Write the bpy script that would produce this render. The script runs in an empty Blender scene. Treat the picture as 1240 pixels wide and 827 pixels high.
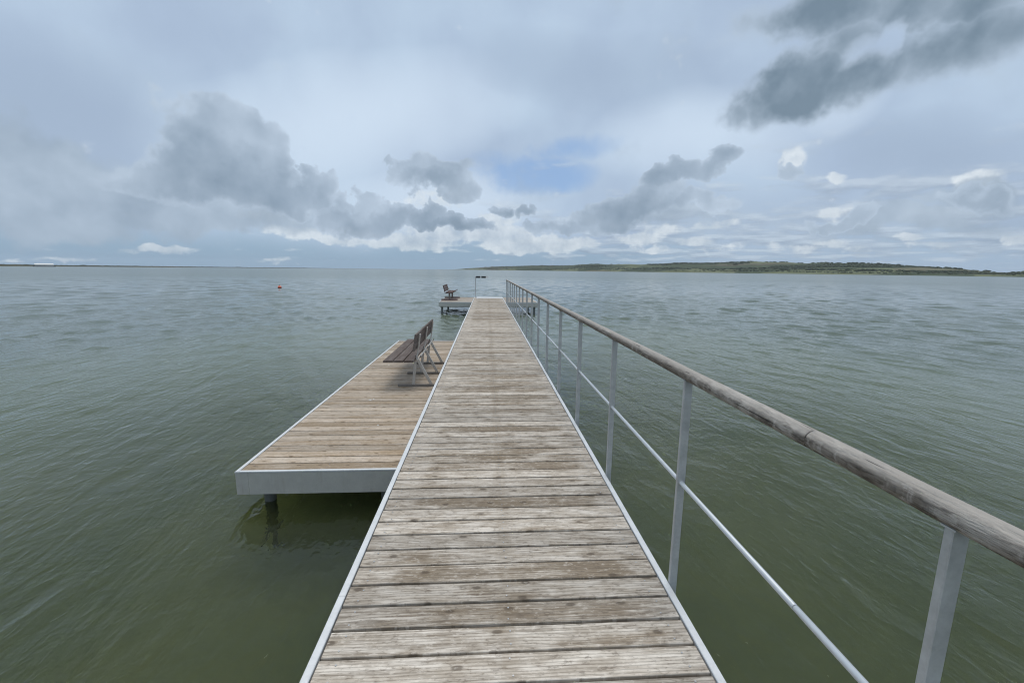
import bpy, math, random
from mathutils import Vector, Matrix, noise as mnoise
random.seed(7)
S = bpy.context.scene
COL = S.collection
R = math.radians

# ------------------------------------------------------------------ camera
PW, PH, F = 1240.0, 827.0, 520.0
EYE = Vector((0, 0, 1.6))
PITCH, YAW, ROLL = R(9.44), R(3.43), 0.0105
fwd = Vector((math.sin(YAW) * math.cos(PITCH), math.cos(YAW) * math.cos(PITCH), -math.sin(PITCH)))
rt0 = Vector((math.cos(YAW), -math.sin(YAW), 0))
up0 = rt0.cross(fwd)
rt = rt0 * math.cos(ROLL) + up0 * math.sin(ROLL)
up = up0 * math.cos(ROLL) - rt0 * math.sin(ROLL)
cam = bpy.data.cameras.new('camera'); cam.sensor_fit = 'HORIZONTAL'; cam.sensor_width = 36
cam.lens = 36 * F / PW; cam.clip_start = 0.05; cam.clip_end = 60000
camo = bpy.data.objects.new('camera', cam); COL.objects.link(camo)
camo.matrix_world = Matrix(((rt.x, up.x, -fwd.x, EYE.x), (rt.y, up.y, -fwd.y, EYE.y), (rt.z, up.z, -fwd.z, EYE.z), (0, 0, 0, 1)))
S.camera = camo

def ray(px, py):
    """world direction seen in the photograph at a pixel (used to survey bearings)"""
    return (fwd + rt * ((px - PW / 2) / F) - up * ((py - PH / 2) / F)).normalized()
def azel(px, py):
    d = ray(px, py)
    return math.degrees(math.atan2(d.x, d.y)), math.degrees(math.asin(d.z))

WATER = -0.614

# ------------------------------------------------------------------ node helpers
class NT:
    def __init__(s, tree): s.t = tree
    def n(s, typ, **kw):
        nd = s.t.nodes.new(typ)
        for k, v in kw.items(): setattr(nd, k, v)
        return nd
    def put(s, sock, v):
        if v is None: return
        if hasattr(v, 'is_output') or isinstance(v, bpy.types.NodeSocket): s.t.links.new(v, sock)
        else: sock.default_value = v
    def m(s, op, a, b=None, c=None, clamp=False):
        nd = s.n('ShaderNodeMath', operation=op); nd.use_clamp = clamp
        for i, v in enumerate((a, b, c)): s.put(nd.inputs[i], v)
        return nd.outputs[0]
    def v(s, op, a, b=None, c=None, scale=None):
        nd = s.n('ShaderNodeVectorMath', operation=op)
        for i, x in enumerate((a, b, c)): s.put(nd.inputs[i], x)
        if scale is not None: s.put(nd.inputs[3], scale)
        return nd.outputs[1] if op in ('DOT_PRODUCT', 'LENGTH', 'DISTANCE') else nd.outputs[0]
    def xyz(s, a, b, c):
        nd = s.n('ShaderNodeCombineXYZ')
        for i, x in enumerate((a, b, c)): s.put(nd.inputs[i], x)
        return nd.outputs[0]
    def sep(s, a):
        nd = s.n('ShaderNodeSeparateXYZ'); s.put(nd.inputs[0], a); return nd.outputs
    def noise(s, vec, scale, detail=3, rough=.5, dist=0.0, col=False):
        nd = s.n('ShaderNodeTexNoise'); s.put(nd.inputs['Vector'], vec)
        s.put(nd.inputs['Scale'], scale); nd.inputs['Detail'].default_value = detail
        nd.inputs['Roughness'].default_value = rough; nd.inputs['Distortion'].default_value = dist
        return nd.outputs['Color'] if col else nd.outputs[0]
    def mix(s, f, a, b, blend='MIX'):
        nd = s.n('ShaderNodeMix', data_type='RGBA', blend_type=blend)
        s.put(nd.inputs[0], f)
        for k, x in ((6, a), (7, b)):
            if isinstance(x, tuple) and len(x) == 3: x = x + (1,)
            s.put(nd.inputs[k], x)
        return nd.outputs[2]
    def ss(s, x, a, b, lo=0.0, hi=1.0):
        nd = s.n('ShaderNodeMapRange', interpolation_type='SMOOTHSTEP')
        for k, q in ((0, x), (1, a), (2, b), (3, lo), (4, hi)): s.put(nd.inputs[k], q)
        return nd.outputs[0]
    def lin(s, x, a, b, lo=0.0, hi=1.0):
        nd = s.n('ShaderNodeMapRange')
        for k, q in ((0, x), (1, a), (2, b), (3, lo), (4, hi)): s.put(nd.inputs[k], q)
        return nd.outputs[0]

def new_mat(name):
    m = bpy.data.materials.new(name); m.use_nodes = True
    t = NT(m.node_tree); b = m.node_tree.nodes['Principled BSDF']
    return m, t, b
def coords(t):
    return t.n('ShaderNodeTexCoord').outputs['Object']
def bump(t, b, h, dist, strength=1.0):
    nd = t.n('ShaderNodeBump'); nd.inputs['Strength'].default_value = strength
    nd.inputs['Distance'].default_value = dist; t.put(nd.inputs['Height'], h)
    t.put(b.inputs['Normal'], nd.outputs[0])

# ------------------------------------------------------------------ materials
def wood(name, axis, greys, browns, brown_amt, dark, edge_x=None, ring=1.0, island=True, knots=True, groove=1.0, lf=1.0, ringf=400.0, seam=None, top_pale=None, fibk=.46):
    m, t, b = new_mat(name)
    co = coords(t); X, Y, Z = t.sep(co)
    if axis == 'x': L, W = X, Y
    else: L, W = Y, X
    if island: rnd = t.n('ShaderNodeNewGeometry').outputs['Random Per Island']
    else: rnd = 0.37
    r1 = t.m('FRACT', t.m('MULTIPLY', rnd, 17.31)); r2 = t.m('FRACT', t.m('MULTIPLY', rnd, 71.7))
    Lr = t.m('ADD', L, t.m('MULTIPLY', rnd, 43.0))
    Wr = t.m('ADD', W, t.m('MULTIPLY', r1, 9.0)); 
    # long fibres
    fib = t.noise(t.xyz(t.m('MULTIPLY', Lr, 2.2 * lf), t.m('MULTIPLY', Wr, 95.0), t.m('MULTIPLY', Z, 95.0)), 1.0, 4, .65)
    fib2 = t.noise(t.xyz(t.m('MULTIPLY', Lr, 9.0), t.m('MULTIPLY', Wr, 260.0), t.m('MULTIPLY', Z, 200.0)), 1.0, 2, .6)
    # growth rings cut by the face: a tilted set of cones
    warp = t.noise(t.xyz(t.m('MULTIPLY', Lr, 1.6), t.m('MULTIPLY', Wr, 9.0), rnd), 1.0, 2, .5)
    yc = t.m('MULTIPLY_ADD', t.m('FRACT', t.m('DIVIDE', W, 0.1407)), 0.1407, t.m('MULTIPLY_ADD', r2, -0.22, 0.04))
    zc = t.m('ADD', t.m('MULTIPLY', t.m('SUBTRACT', warp, .5), .14), t.m('MULTIPLY', t.m('SUBTRACT', r1, .5), .08))
    rr = t.m('SQRT', t.m('ADD', t.m('MULTIPLY', yc, yc), t.m('MULTIPLY', zc, zc)))
    rj = t.m('MULTIPLY_ADD', t.m('SUBTRACT', t.noise(t.xyz(t.m('MULTIPLY', Lr, 14.0), t.m('MULTIPLY', Wr, 60.0), rnd), 1.0, 2), .5), 1.6, t.m('MULTIPLY', rr, ringf))
    rings = t.m('MULTIPLY_ADD', t.m('SINE', rj), .5, .5)
    rings = t.m('POWER', rings, 3.0)
    # stains and wet brown patches, each board its own
    st = t.noise(t.xyz(t.m('MULTIPLY', Lr, 1.5), t.m('MULTIPLY', Wr, 6.0), 0.0), 1.0, 4, .6)
    base_b = t.m('ADD', t.m('ADD', st, t.m('MULTIPLY', t.m('SUBTRACT', fib, .5), .45)), t.m('MULTIPLY', t.m('SUBTRACT', r2, .5), .34))
    fb = t.m('MULTIPLY', t.ss(base_b, .60 - brown_amt, .86 - brown_amt), .9)
    if edge_x:
        wob = t.m('MULTIPLY', t.m('SUBTRACT', t.noise(t.xyz(t.m('MULTIPLY', rnd, 91.0), t.m('MULTIPLY', W, 20.0), 0.0), 1.0, 2), .5), .3)
        lo = t.ss(t.m('ADD', t.m('SUBTRACT', L, edge_x[0]), wob), .16, .24)
        hi = t.ss(t.m('ADD', t.m('SUBTRACT', edge_x[1], L), wob), .07, .16)
        fb = t.m('MULTIPLY', fb, t.m('MULTIPLY_ADD', t.m('MULTIPLY', lo, hi), .75, .25))
    g = t.mix(r1, greys[0], greys[1])
    bl = t.noise(t.xyz(t.m('MULTIPLY', Lr, 5.0), t.m('MULTIPLY', Wr, 22.0), 0.0), 1.0, 3, .6)
    g = t.mix(t.ss(bl, .35, .7), g, greys[2])
    br = t.mix(r2, browns[0], browns[1])
    c = t.mix(fb, g, br)
    c = t.mix(t.m('MULTIPLY', t.ss(fib, .48, .68), fibk), c, dark)
    c = t.mix(t.m('MULTIPLY', t.ss(fib2, .52, .72), .30), c, dark)
    c = t.mix(t.m('MULTIPLY', rings, .48 * ring), c, dark)
    if knots:
        vo = t.n('ShaderNodeTexVoronoi', voronoi_dimensions='2D'); vo.inputs['Scale'].default_value = 1.0
        t.put(vo.inputs['Vector'], t.xyz(t.m('MULTIPLY', Lr, 3.4), t.m('MULTIPLY_ADD', Wr, 7.0, t.m('MULTIPLY', rnd, 60.0)), 0.0))
        vd = t.m('ADD', vo.outputs['Distance'], t.m('MULTIPLY', t.m('SUBTRACT', fib2, .5), .08)); vr = t.sep(vo.outputs['Color'])[0]
        on = t.m('GREATER_THAN', vr, .35)
        kn = t.m('MULTIPLY', t.ss(vd, .105, .055), on)
        halo = t.m('MULTIPLY', t.ss(vd, .36, .06), on)
        c = t.mix(t.m('MULTIPLY', halo, .42), c, browns[1])
        c = t.mix(t.m('MULTIPLY', kn, .65), c, (dark[0] * .5, dark[1] * .45, dark[2] * .4))
    # fine mottling of lichen and dirt
    mo = t.noise(t.xyz(t.m('MULTIPLY', Lr, 26.0), t.m('MULTIPLY', Wr, 60.0), Z), 1.0, 4, .7)
    c = t.mix(t.m('MULTIPLY', t.ss(mo, .53, .68), .58), c, dark)
    c = t.mix(t.m('MULTIPLY', t.ss(mo, .46, .32), .45), c, greys[2])
    if seam is not None:
        sw = t.m('MULTIPLY_ADD', t.noise(t.v('MULTIPLY', co, (20, 6, 1)), 1.0, 3), .14, -.05)
        sq = t.m('ABSOLUTE', t.m('SUBTRACT', L, seam))
        c = t.mix(t.m('MULTIPLY', t.ss(sq, t.m('ADD', sw, .04), sw), .22), c, browns[1])
    if top_pale is not None:
        c = t.mix(t.m('MULTIPLY', t.ss(t.m('ADD', Z, t.m('MULTIPLY', t.m('SUBTRACT', mo, .5), .03)), top_pale[0], top_pale[1]), .6), c, greys[2])  # paler grey towards the top of the round, edge broken by the mottling
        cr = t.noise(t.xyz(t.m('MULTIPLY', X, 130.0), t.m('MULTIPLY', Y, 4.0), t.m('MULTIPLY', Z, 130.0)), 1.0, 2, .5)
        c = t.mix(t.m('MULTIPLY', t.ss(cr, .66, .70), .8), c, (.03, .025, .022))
    # per-board lightness
    k = t.m('MULTIPLY_ADD', t.m('FRACT', t.m('MULTIPLY', rnd, 133.0)), .40, .84)
    c = t.mix(1.0, c, t.xyz(k, k, k), 'MULTIPLY')
    t.put(b.inputs['Base Color'], c)
    b.inputs['Roughness'].default_value = .78
    b.inputs['Specular IOR Level'].default_value = .35
    h = t.m('ADD', t.m('MULTIPLY', fib, .7 * groove), t.m('ADD', t.m('MULTIPLY', fib2, .25), t.m('MULTIPLY', rings, -.35)))
    bump(t, b, h, .0035, .8)
    return m

def steel(name, col, metallic=.25, rough=.5, mott=.12, rust=0.0):
    m, t, b = new_mat(name)
    co = coords(t)
    n1 = t.noise(co, 14, 4, .6); n2 = t.noise(co, 70, 3, .6)
    k = t.m('MULTIPLY_ADD', t.m('ADD', t.m('SUBTRACT', n1, .5), t.m('MULTIPLY', t.m('SUBTRACT', n2, .5), .5)), mott * 2, 1.0)
    c = t.mix(1.0, col, t.xyz(k, k, k), 'MULTIPLY')
    if rust:
        s2 = t.noise(t.v('MULTIPLY', co, (9, 9, 1.0)), 1.6, 5, .75)
        c = t.mix(t.m('MULTIPLY', t.ss(s2, .50, .70), rust), c, (.26, .21, .16))
    t.put(b.inputs['Base Color'], c)
    b.inputs['Metallic'].default_value = metallic
    t.put(b.inputs['Roughness'], t.m('MULTIPLY_ADD', n1, .3, rough - .15))
    bump(t, b, n2, .0012, .5)
    return m

def plain(name, col, rough=.6, var=.2, scale=9.0, metallic=0.0):
    m, t, b = new_mat(name)
    n1 = t.noise(coords(t), scale, 4, .6)
    k = t.m('MULTIPLY_ADD', t.m('SUBTRACT', n1, .5), var * 2, 1.0)
    t.put(b.inputs['Base Color'], t.mix(1.0, col, t.xyz(k, k, k), 'MULTIPLY'))
    b.inputs['Roughness'].default_value = rough; b.inputs['Metallic'].default_value = metallic
    return m

M_WALK = wood('weathered_deck', 'x', ((.49, .43, .355), (.375, .328, .272), (.70, .645, .57)), ((.29, .225, .155), (.215, .165, .11)), .17, (.125, .097, .072), edge_x=(-.69, .90), seam=.103)
M_SIDE = wood('warm_deck', 'x', ((.50, .415, .325), (.42, .35, .275), (.58, .505, .42)), ((.40, .295, .195), (.34, .255, .165)), .14, (.19, .142, .098))
M_END = wood('end_deck', 'x', ((.46, .42, .36), (.39, .355, .31), (.53, .49, .43)), ((.33, .26, .2), (.28, .21, .16)), .14, (.18, .15, .12))
M_RAIL = wood('rail_wood', 'y', ((.31, .28, .245), (.25, .225, .195), (.56, .53, .49)), ((.21, .175, .14), (.155, .128, .10)), .20, (.060, .050, .043), ring=.15, groove=3.0, knots=True, lf=8.0, fibk=.8, top_pale=(1.1125 + .614 - .002, 1.1125 + .614 + .030))
M_SLAT = wood('bench_slat', 'y', ((.17, .14, .125), (.14, .115, .105), (.235, .205, .19)), ((.12, .085, .072), (.10, .07, .058)), .2, (.05, .038, .032), ring=.4, knots=False)
M_SLAT2 = wood('far_bench_slat', 'y', ((.15, .105, .095), (.13, .09, .08), (.18, .13, .12)), ((.12, .07, .06), (.10, .055, .045)), .2, (.04, .028, .024), ring=.4, knots=False)
M_STRIP = steel('galvanised_edge', (.68, .695, .70), .12, .45, .16)
M_FASC = steel('fascia_steel', (.50, .49, .455), .1, .55, .16, .22)
M_POST = steel('post_steel', (.46, .475, .475), .2, .5, .3)
M_MID = steel('midrail_steel', (.62, .655, .68), .3, .36, .12)
M_FRAME = steel('bench_frame_steel', (.50, .475, .44), .25, .5, .2, .3)
M_PILE = steel('pile_steel', (.15, .16, .155), .1, .6, .25, .4)
M_BEAMW = plain('skid_wood', (.17, .105, .095), .8, .25)
M_BEAMD = plain('skid_dark', (.19, .17, .15), .7, .25)
M_SCREW = steel('screw_steel', (.5, .5, .5), .9, .35, .1)
M_BLACK = plain('sign_black', (.014, .014, .016), .45, .2)
M_WHITE = plain('white_paint', (.78, .78, .77), .5, .08)
M_ROOF = plain('dark_roof', (.08, .08, .085), .7, .2, .4)
M_BUOY = plain('buoy_plastic', (.80, .19, .11), .35, .12, 6)
M_BUOYD = plain('buoy_dark', (.14, .03, .025), .5, .2, 6)

# ------------------------------------------------------------------ mesh builder
class MB:
    def __init__(s): s.v = []; s.f = []; s.mi = []; s.sm = []
    def add(s, vs, fs, mi=0, smooth=False):
        o = len(s.v); s.v += [tuple(x) for x in vs]
        for f in fs: s.f.append(tuple(i + o for i in f)); s.mi.append(mi); s.sm.append(smooth)
    def bar(s, p0, p1, w, h, ch=.002, ref=(0, 0, 1), mi=0):
        """chamfered rectangular bar: w across (side), h along ref"""
        p0, p1 = Vector(p0), Vector(p1); d = (p1 - p0).normalized(); r = Vector(ref)
        sd = d.cross(r)
        if sd.length < 1e-4: sd = d.cross(Vector((0, 1, 0)))
        sd.normalize(); u = sd.cross(d).normalized()
        a, b = w / 2, h / 2; ch = min(ch, a * .9, b * .9)
        sec = [(-a, -b + ch), (-a + ch, -b), (a - ch, -b), (a, -b + ch), (a, b - ch), (a - ch, b), (-a + ch, b), (-a, b - ch)]
        vs = [p + sd * x + u * y for p in (p0, p1) for x, y in sec]
        fs = [(i, (i + 1) % 8, 8 + (i + 1) % 8, 8 + i) for i in range(8)]
        fs += [tuple(reversed(range(8))), tuple(range(8, 16))]
        s.add(vs, fs, mi)
    def box(s, x0, x1, y0, y1, z0, z1, ch=.002, mi=0):
        s.bar(((x0 + x1) / 2, y0, (z0 + z1) / 2), ((x0 + x1) / 2, y1, (z0 + z1) / 2), x1 - x0, z1 - z0, ch, mi=mi)
    def tube(s, pts, rad, n=12, mi=0, caps=True, jit=0.0):
        pts = [Vector(p) for p in pts]; k = len(pts)
        rad = rad if isinstance(rad, (list, tuple)) else [rad] * k
        vs = []
        for i, p in enumerate(pts):
            d = (pts[min(i + 1, k - 1)] - pts[max(i - 1, 0)]).normalized()
            r = Vector((0, 0, 1)) if abs(d.z) < .9 else Vector((0, 1, 0))
            sd = d.cross(r).normalized(); u = sd.cross(d)
            for j in range(n):
                a = 2 * math.pi * j / n
                q = rad[i] * (1 + (jit * mnoise.noise(Vector((math.cos(a) * 1.5, p.y * 3, math.sin(a) * 1.5))) if jit else 0))
                vs.append(p + (sd * math.cos(a) + u * math.sin(a)) * q)
        fs = [(i * n + j, i * n + (j + 1) % n, (i + 1) * n + (j + 1) % n, (i + 1) * n + j) for i in range(k - 1) for j in range(n)]
        s.add(vs, fs, mi, True)
        if caps:
            s.add(vs[:n], [tuple(reversed(range(n)))], mi); s.add(vs[-n:], [tuple(range(n))], mi)
    def board(s, x0, x1, yc, w, t, ztop, seg=12, ch=.0035, axis='x', rough=.0012, mi=0):
        sd = random.uniform(0, 99); tilt = random.uniform(-.006, .006); dz = random.uniform(-.0015, .0015)
        ang = random.uniform(-.0012, .0012)
        ch = min(ch, .0025) if axis == 'x' else ch
        sec = [(-w / 2, -t), (-w / 2, -ch), (-w / 2 + ch, 0), (0, .0007), (w / 2 - ch, 0), (w / 2, -ch), (w / 2, -t)]
        ns = len(sec); vs = []
        for i in range(seg + 1):
            x = x0 + (x1 - x0) * i / seg
            for j, (y, z) in enumerate(sec):
                e = mnoise.noise(Vector((x * 7, sd, j * 3.1 if j > 3 else 0))) * rough * (1 if j not in (0, 3, 6) else 0)
                e += max(0, mnoise.noise(Vector((x * 3.1, sd + 40, 1.7 if j > 3 else 8.0))) - .45) * .012 * (-1 if j > 3 else (1 if j < 3 else 0)) * (1 if j not in (0, 6) else 0)
                yy = yc + y + e + ang * (x - (x0 + x1) / 2)
                zz = ztop + z + dz + tilt * y + mnoise.noise(Vector((x * 2, sd, 5))) * .0012
                vs.append((x, yy, zz) if axis == 'x' else (yy, x, zz))
        fs = []
        for i in range(seg):
            for j in range(ns):
                a, b = i * ns + j, i * ns + (j + 1) % ns
                fs.append((a, b, b + ns, a + ns))
        fs += [tuple(reversed(range(ns))), tuple(range(seg * ns, seg * ns + ns))]
        if axis == 'x': fs = [tuple(reversed(f)) for f in fs]
        s.add(vs, fs, mi)
    def disc(s, c, r, h=.0015, n=8, mi=0):
        c = Vector(c)
        vs = [c + Vector((math.cos(2 * math.pi * j / n) * r, math.sin(2 * math.pi * j / n) * r, 0)) for j in range(n)]
        vs += [v + Vector((0, 0, h)) for v in vs]
        s.add(vs, [(j, (j + 1) % n, n + (j + 1) % n, n + j) for j in range(n)] + [tuple(range(n, 2 * n))], mi)
    def build(s, name, mats, parent=None, origin=(0, 0, 0)):
        me = bpy.data.meshes.new(name)
        ox, oy, oz = origin
        me.from_pydata([(x - ox, y - oy, z - oz) for x, y, z in s.v], [], s.f)
        if not isinstance(mats, (list, tuple)): mats = [mats]
        for m in mats: me.materials.append(m)
        for p, mi, sm in zip(me.polygons, s.mi, s.sm): p.material_index = mi; p.use_smooth = sm
        me.update()
        import bmesh
        bm = bmesh.new(); bm.from_mesh(me); bmesh.ops.recalc_face_normals(bm, faces=bm.faces); bm.to_mesh(me); bm.free()
        o = bpy.data.objects.new(name, me); COL.objects.link(o)
        if parent: o.parent = parent
        else: o.location = origin
        return o

def tag(o, label=None, cat=None, group=None, kind=None):
    if label: o['label'] = label
    if cat: o['category'] = cat
    if group: o['group'] = group
    if kind: o['kind'] = kind
    return o
def thing(name, loc, label, cat, group=None):
    o = bpy.data.objects.new(name, None); o.empty_display_size = .2; COL.objects.link(o)
    o.location = loc
    return tag(o, label, cat, group)

PITCHB = .1407      # board spacing
XL, XR = -.730, .947    # walkway outer edges
Y0, Y1 = -3.2, 25.6

# ------------------------------------------------------------------ walkway
og = (0, 0, WATER)
wk = thing('walkway', og, 'long narrow walkway of weathered grey boards leading straight out over the water', 'jetty')
b = MB(); n = int((Y1 - Y0 - .06) / PITCHB)
for i in range(n):
    yc = Y0 + .07 + PITCHB * i
    if yc < -.5 or yc > 14: sg = 4
    else: sg = 26 if yc < 6 else 12
    g = random.uniform(.007, .011)
    b.board(XL + .039 + random.uniform(0, .004), XR - .039 - random.uniform(0, .004), yc, PITCHB - g - .0045, .032, 0.0, sg)
    if yc < 12:
        for x in (-.62, .103, .83):
            for dy in (-.035, .035):
                b.disc((x + random.uniform(-.006, .006), yc + dy + random.uniform(-.006, .006), .0002), .0042, .0018, 8, 1)
b.build('deck_boards', [M_WALK, M_SCREW], wk, og)
for x0, x1 in ((XL, XL + .034), (XR - .034, XR)):
    cuts = [Y0, 1.93 if x0 < 0 else 2.6, 7.93 if x0 < 0 else 8.6, 13.9, 19.9, Y1]
    for ya, yb in zip(cuts[:-1], cuts[1:]):
        s_ = MB(); s_.box(x0, x1, ya + .0012, yb - .0012, -.030, .006, .003); s_.build('edge_strip', M_STRIP, wk, og)
s_ = MB(); s_.box(XL + .036, XR - .036, Y1 - .032, Y1, -.03, .006, .003); s_.build('end_strip', M_STRIP, wk, og)
s_ = MB(); s_.box(XL + .15, XR - .04, Y1 - 1.15, Y1 - .04, .005, .016, .003); s_.build('end_plate', M_STRIP, wk, og)
for x0, x1 in ((XL + .004, XL + .03), (XR - .03, XR - .004)):
    s_ = MB(); s_.box(x0, x1, Y0, Y1 - .002, -.235, -.032, .003); s_.build('side_beam', M_FASC, wk, og)
s_ = MB(); s_.box(.075, .131, Y0, Y1 - .04, -.2, -.036, .003); s_.build('centre_joist', M_BEAMD, wk, og)
for yy in (-1.4, 3.0, 7.4, 11.8, 16.2, 20.4):
    s_ = MB(); s_.box(XL + .04, XR - .04, yy - .06, yy + .06, -.34, -.205, .003); s_.build('cross_beam', M_FASC, wk, og)
    for x in (XL + .2, XR - .2):
        s_ = MB(); s_.tube([(x, yy, -2.4), (x, yy, -.342)], .055, 16); s_.build('pile', M_PILE, wk, og)

# ------------------------------------------------------------------ railing
XP = .970
rl = thing('railing', (XP, 0, WATER), 'grey steel post railing with round weathered wooden handrail along the right side of the walkway', 'railing')
ogr = (XP, 0, WATER)
RZ = 1.1125
P0, SP = .755, 1.2
joints = [-3.1, 1.157, 5.957, 10.757, 15.557, P0 + SP * 17 + .06]
for a, c in zip(joints[:-1], joints[1:]):
    s_ = MB(); k = max(4, int((c - a) / .06)); a2, c2 = a + .0025, c - .0025
    pts = [(XP, a2 + (c2 - a2) * i / k, RZ + .0015 * mnoise.noise(Vector((0, a + i * .2, 3)))) for i in range(k + 1)]
    rd = [.030] * (k + 1)
    pts = [(XP, a2, RZ)] + [(XP, a2 + .003, RZ)] + pts[1:-1] + [(XP, c2 - .003, RZ), (XP, c2, RZ)]
    rd = [.0275, .030] + [.030] * (k - 1) + [.030, .0275]
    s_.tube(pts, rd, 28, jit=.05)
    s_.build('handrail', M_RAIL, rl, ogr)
mj = [-3.1, 1.142, 5.957, 10.757, 15.557, P0 + SP * 17 - .02]
for a, c in zip(mj[:-1], mj[1:]):
    s_ = MB(); s_.tube([(XP, a + .0012, .562), (XP, a + .003, .562), (XP, c - .003, .562), (XP, c - .0012, .562)], [.0095, .0105, .0105, .0095], 16)
    s_.build('middle_rail', M_MID, rl, ogr)
for k in range(-3, 18):
    y = P0 + SP * k
    s_ = MB(); s_.bar((XP, y, -.2), (XP, y, RZ - .026), .040, .019, .0025, ref=(0, 1, 0))
    p = s_.build('post', M_POST, rl, ogr)
    s_ = MB(); s_.bar((XP, y, RZ - .0275), (XP, y, RZ - .0235), .046, .030, .001, ref=(0, 1, 0)); s_.build('saddle_plate', M_POST, p, (0, 0, 0))
    s_ = MB(); s_.tube([(XP, y - .0125, .562), (XP, y - .0100, .562)], [.0115, .0145], 14); s_.build('weld_collar', M_POST, p, (0, 0, 0))
    s_ = MB(); s_.tube([(XP, y + .0100, .562), (XP, y + .0125, .562)], [.0145, .0115], 14); s_.build('weld_collar', M_POST, p, (0, 0, 0))
    for z in (-.07, -.16):
        s_ = MB(); s_.tube([(XR - .004, y, z), (XP + .022, y, z)], .008, 8); s_.build('bolt', M_SCREW, p, (0, 0, 0))
    # sub-parts share the post's local frame
for o in bpy.data.objects:
    if o.name.startswith(('saddle_plate', 'bolt', 'weld_collar')):
        for vv in o.data.vertices: vv.co -= Vector(ogr)

# ------------------------------------------------------------------ lowered side platform
ZS = -.25
ogs = (-1.5, 7.4, WATER)
sp = thing('bathing_platform', ogs, 'lowered platform of warm brown boards with a grey steel front edge, left of the walkway', 'platform')
SX0, SX1, SY0, SY1 = -2.300, XL - .004, 3.815, 11.22
b = MB(); n = int((SY1 - SY0 - .08) / PITCHB)
for i in range(n):
    yc = SY0 + .038 + PITCHB * (i + .5)
    b.board(SX0 + .036, SX1 - .006, yc, PITCHB - random.uniform(.011, .015), .032, ZS, 14 if yc < 8 else 6)
    for x in (-2.2, -1.5, -.85):
        for dy in (-.035, .035): b.disc((x, yc + dy, ZS + .0002), .004, .0016, 6, 1)
# a few pale droppings
for (x, y, r_) in ((-1.66, 6.02, .03), (-1.62, 6.06, .018), (-1.3, 5.0, .014), (-1.9, 8.3, .02)):
    vs = []; nn = 12
    for j in range(nn):
        a = 2 * math.pi * j / nn; q = r_ * random.uniform(.55, 1.1); vs.append((x + math.cos(a) * q, y + math.sin(a) * q * .7, ZS + .0035))
    b.add(vs, [tuple(range(nn))], 2)
b.build('deck_boards', [M_SIDE, M_SCREW, M_WHITE], sp, ogs)
s_ = MB(); s_.box(SX0, SX0 + .032, SY0, SY1, ZS - .006, ZS + .006, .003); s_.build('edge_strip', M_STRIP, sp, ogs)
s_ = MB(); s_.box(SX0 + .034, SX1, SY0, SY0 + .03, ZS - .006, ZS + .006, .003); s_.build('edge_strip', M_STRIP, sp, ogs)
s_ = MB(); s_.box(SX0 + .034, SX1, SY1 - .03, SY1, ZS - .006, ZS + .006, .003); s_.build('edge_strip', M_STRIP, sp, ogs)
s_ = MB()
s_.box(SX0 + .004, -2.186, SY0 + .002, SY0 + .022, ZS - .218, ZS - .0085, .003); s_.build('front_fascia', M_FASC, sp, ogs)
s_ = MB(); s_.box(-2.1845, SX1 - .004, SY0 + .002, SY0 + .022, ZS - .218, ZS - .0085, .003); s_.build('front_fascia', M_FASC, sp, ogs)
s_ = MB(); s_.box(SX0 + .004, SX0 + .022, SY0 + .024, SY1 - .024, ZS - .218, ZS - .0085, .003); s_.build('side_fascia', M_FASC, sp, ogs)
s_ = MB(); s_.box(SX0 + .004, SX1 - .004, SY1 - .022, SY1 - .004, ZS - .218, ZS - .0085, .003); s_.build('rear_fascia', M_FASC, sp, ogs)
s_ = MB(); s_.box(-1.55, -1.49, SY0 + .03, SY1 - .03, ZS - .19, ZS - .036, .003); s_.build('joist', M_BEAMD, sp, ogs)
for yy in (3.99, 7.5, 11.07):
    for x in (-2.09, -.98):
        s_ = MB(); s_.tube([(x, yy, -2.4), (x, yy, ZS - .2)], .052, 20); q = s_.build('pile', M_PILE, sp, ogs)
        s_ = MB(); s_.tube([(x, yy, ZS - .245), (x, yy, ZS - .219)], .085, 20); s_.build('pile_collar', M_FASC, sp, ogs)

# ------------------------------------------------------------------ end platform (wings either side of the walkway's head)
ZE = -.02
oge = (.09, 23.6, WATER)
ep = thing('end_platform', oge, 'small timber cross platform on steel piles at the far head of the walkway', 'platform')
EX0, EX1, EY0, EY1 = -2.41, 2.60, 21.72, 25.6
n = int((EY1 - EY0 - .07) / PITCHB)
for a, c in ((EX0 + .036, XL - .008), (XR + .008, EX1 - .036)):
    b = MB()
    for i in range(n):
        b.board(a, c, EY0 + .04 + PITCHB * (i + .5), PITCHB - .009, .032, ZE, 3)
    b.build('deck_boards', M_END, ep, oge)
for a, c in ((EX0, XL - .005), (XR + .005, EX1)):
    for y0_, y1_ in ((EY0, EY0 + .032), (EY1 - .032, EY1)):
        s_ = MB(); s_.box(a, c, y0_, y1_, ZE - .03, ZE + .006, .003); s_.build('edge_strip', M_STRIP, ep, oge)
        s_ = MB(); s_.box(a + .004, c, y0_ + .005, y1_ - .005, ZE - .225, ZE - .033, .003); s_.build('fascia', M_FASC, ep, oge)
for x0, x1 in ((EX0, EX0 + .032), (EX1 - .032, EX1)):
    s_ = MB(); s_.box(x0, x1, EY0 + .034, EY1 - .034, ZE - .03, ZE + .006, .003); s_.build('edge_strip', M_STRIP, ep, oge)
    s_ = MB(); s_.box(x0 + .005, x1 - .005, EY0 + .034, EY1 - .034, ZE - .225, ZE - .033, .003); s_.build('fascia', M_FASC, ep, oge)
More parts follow.
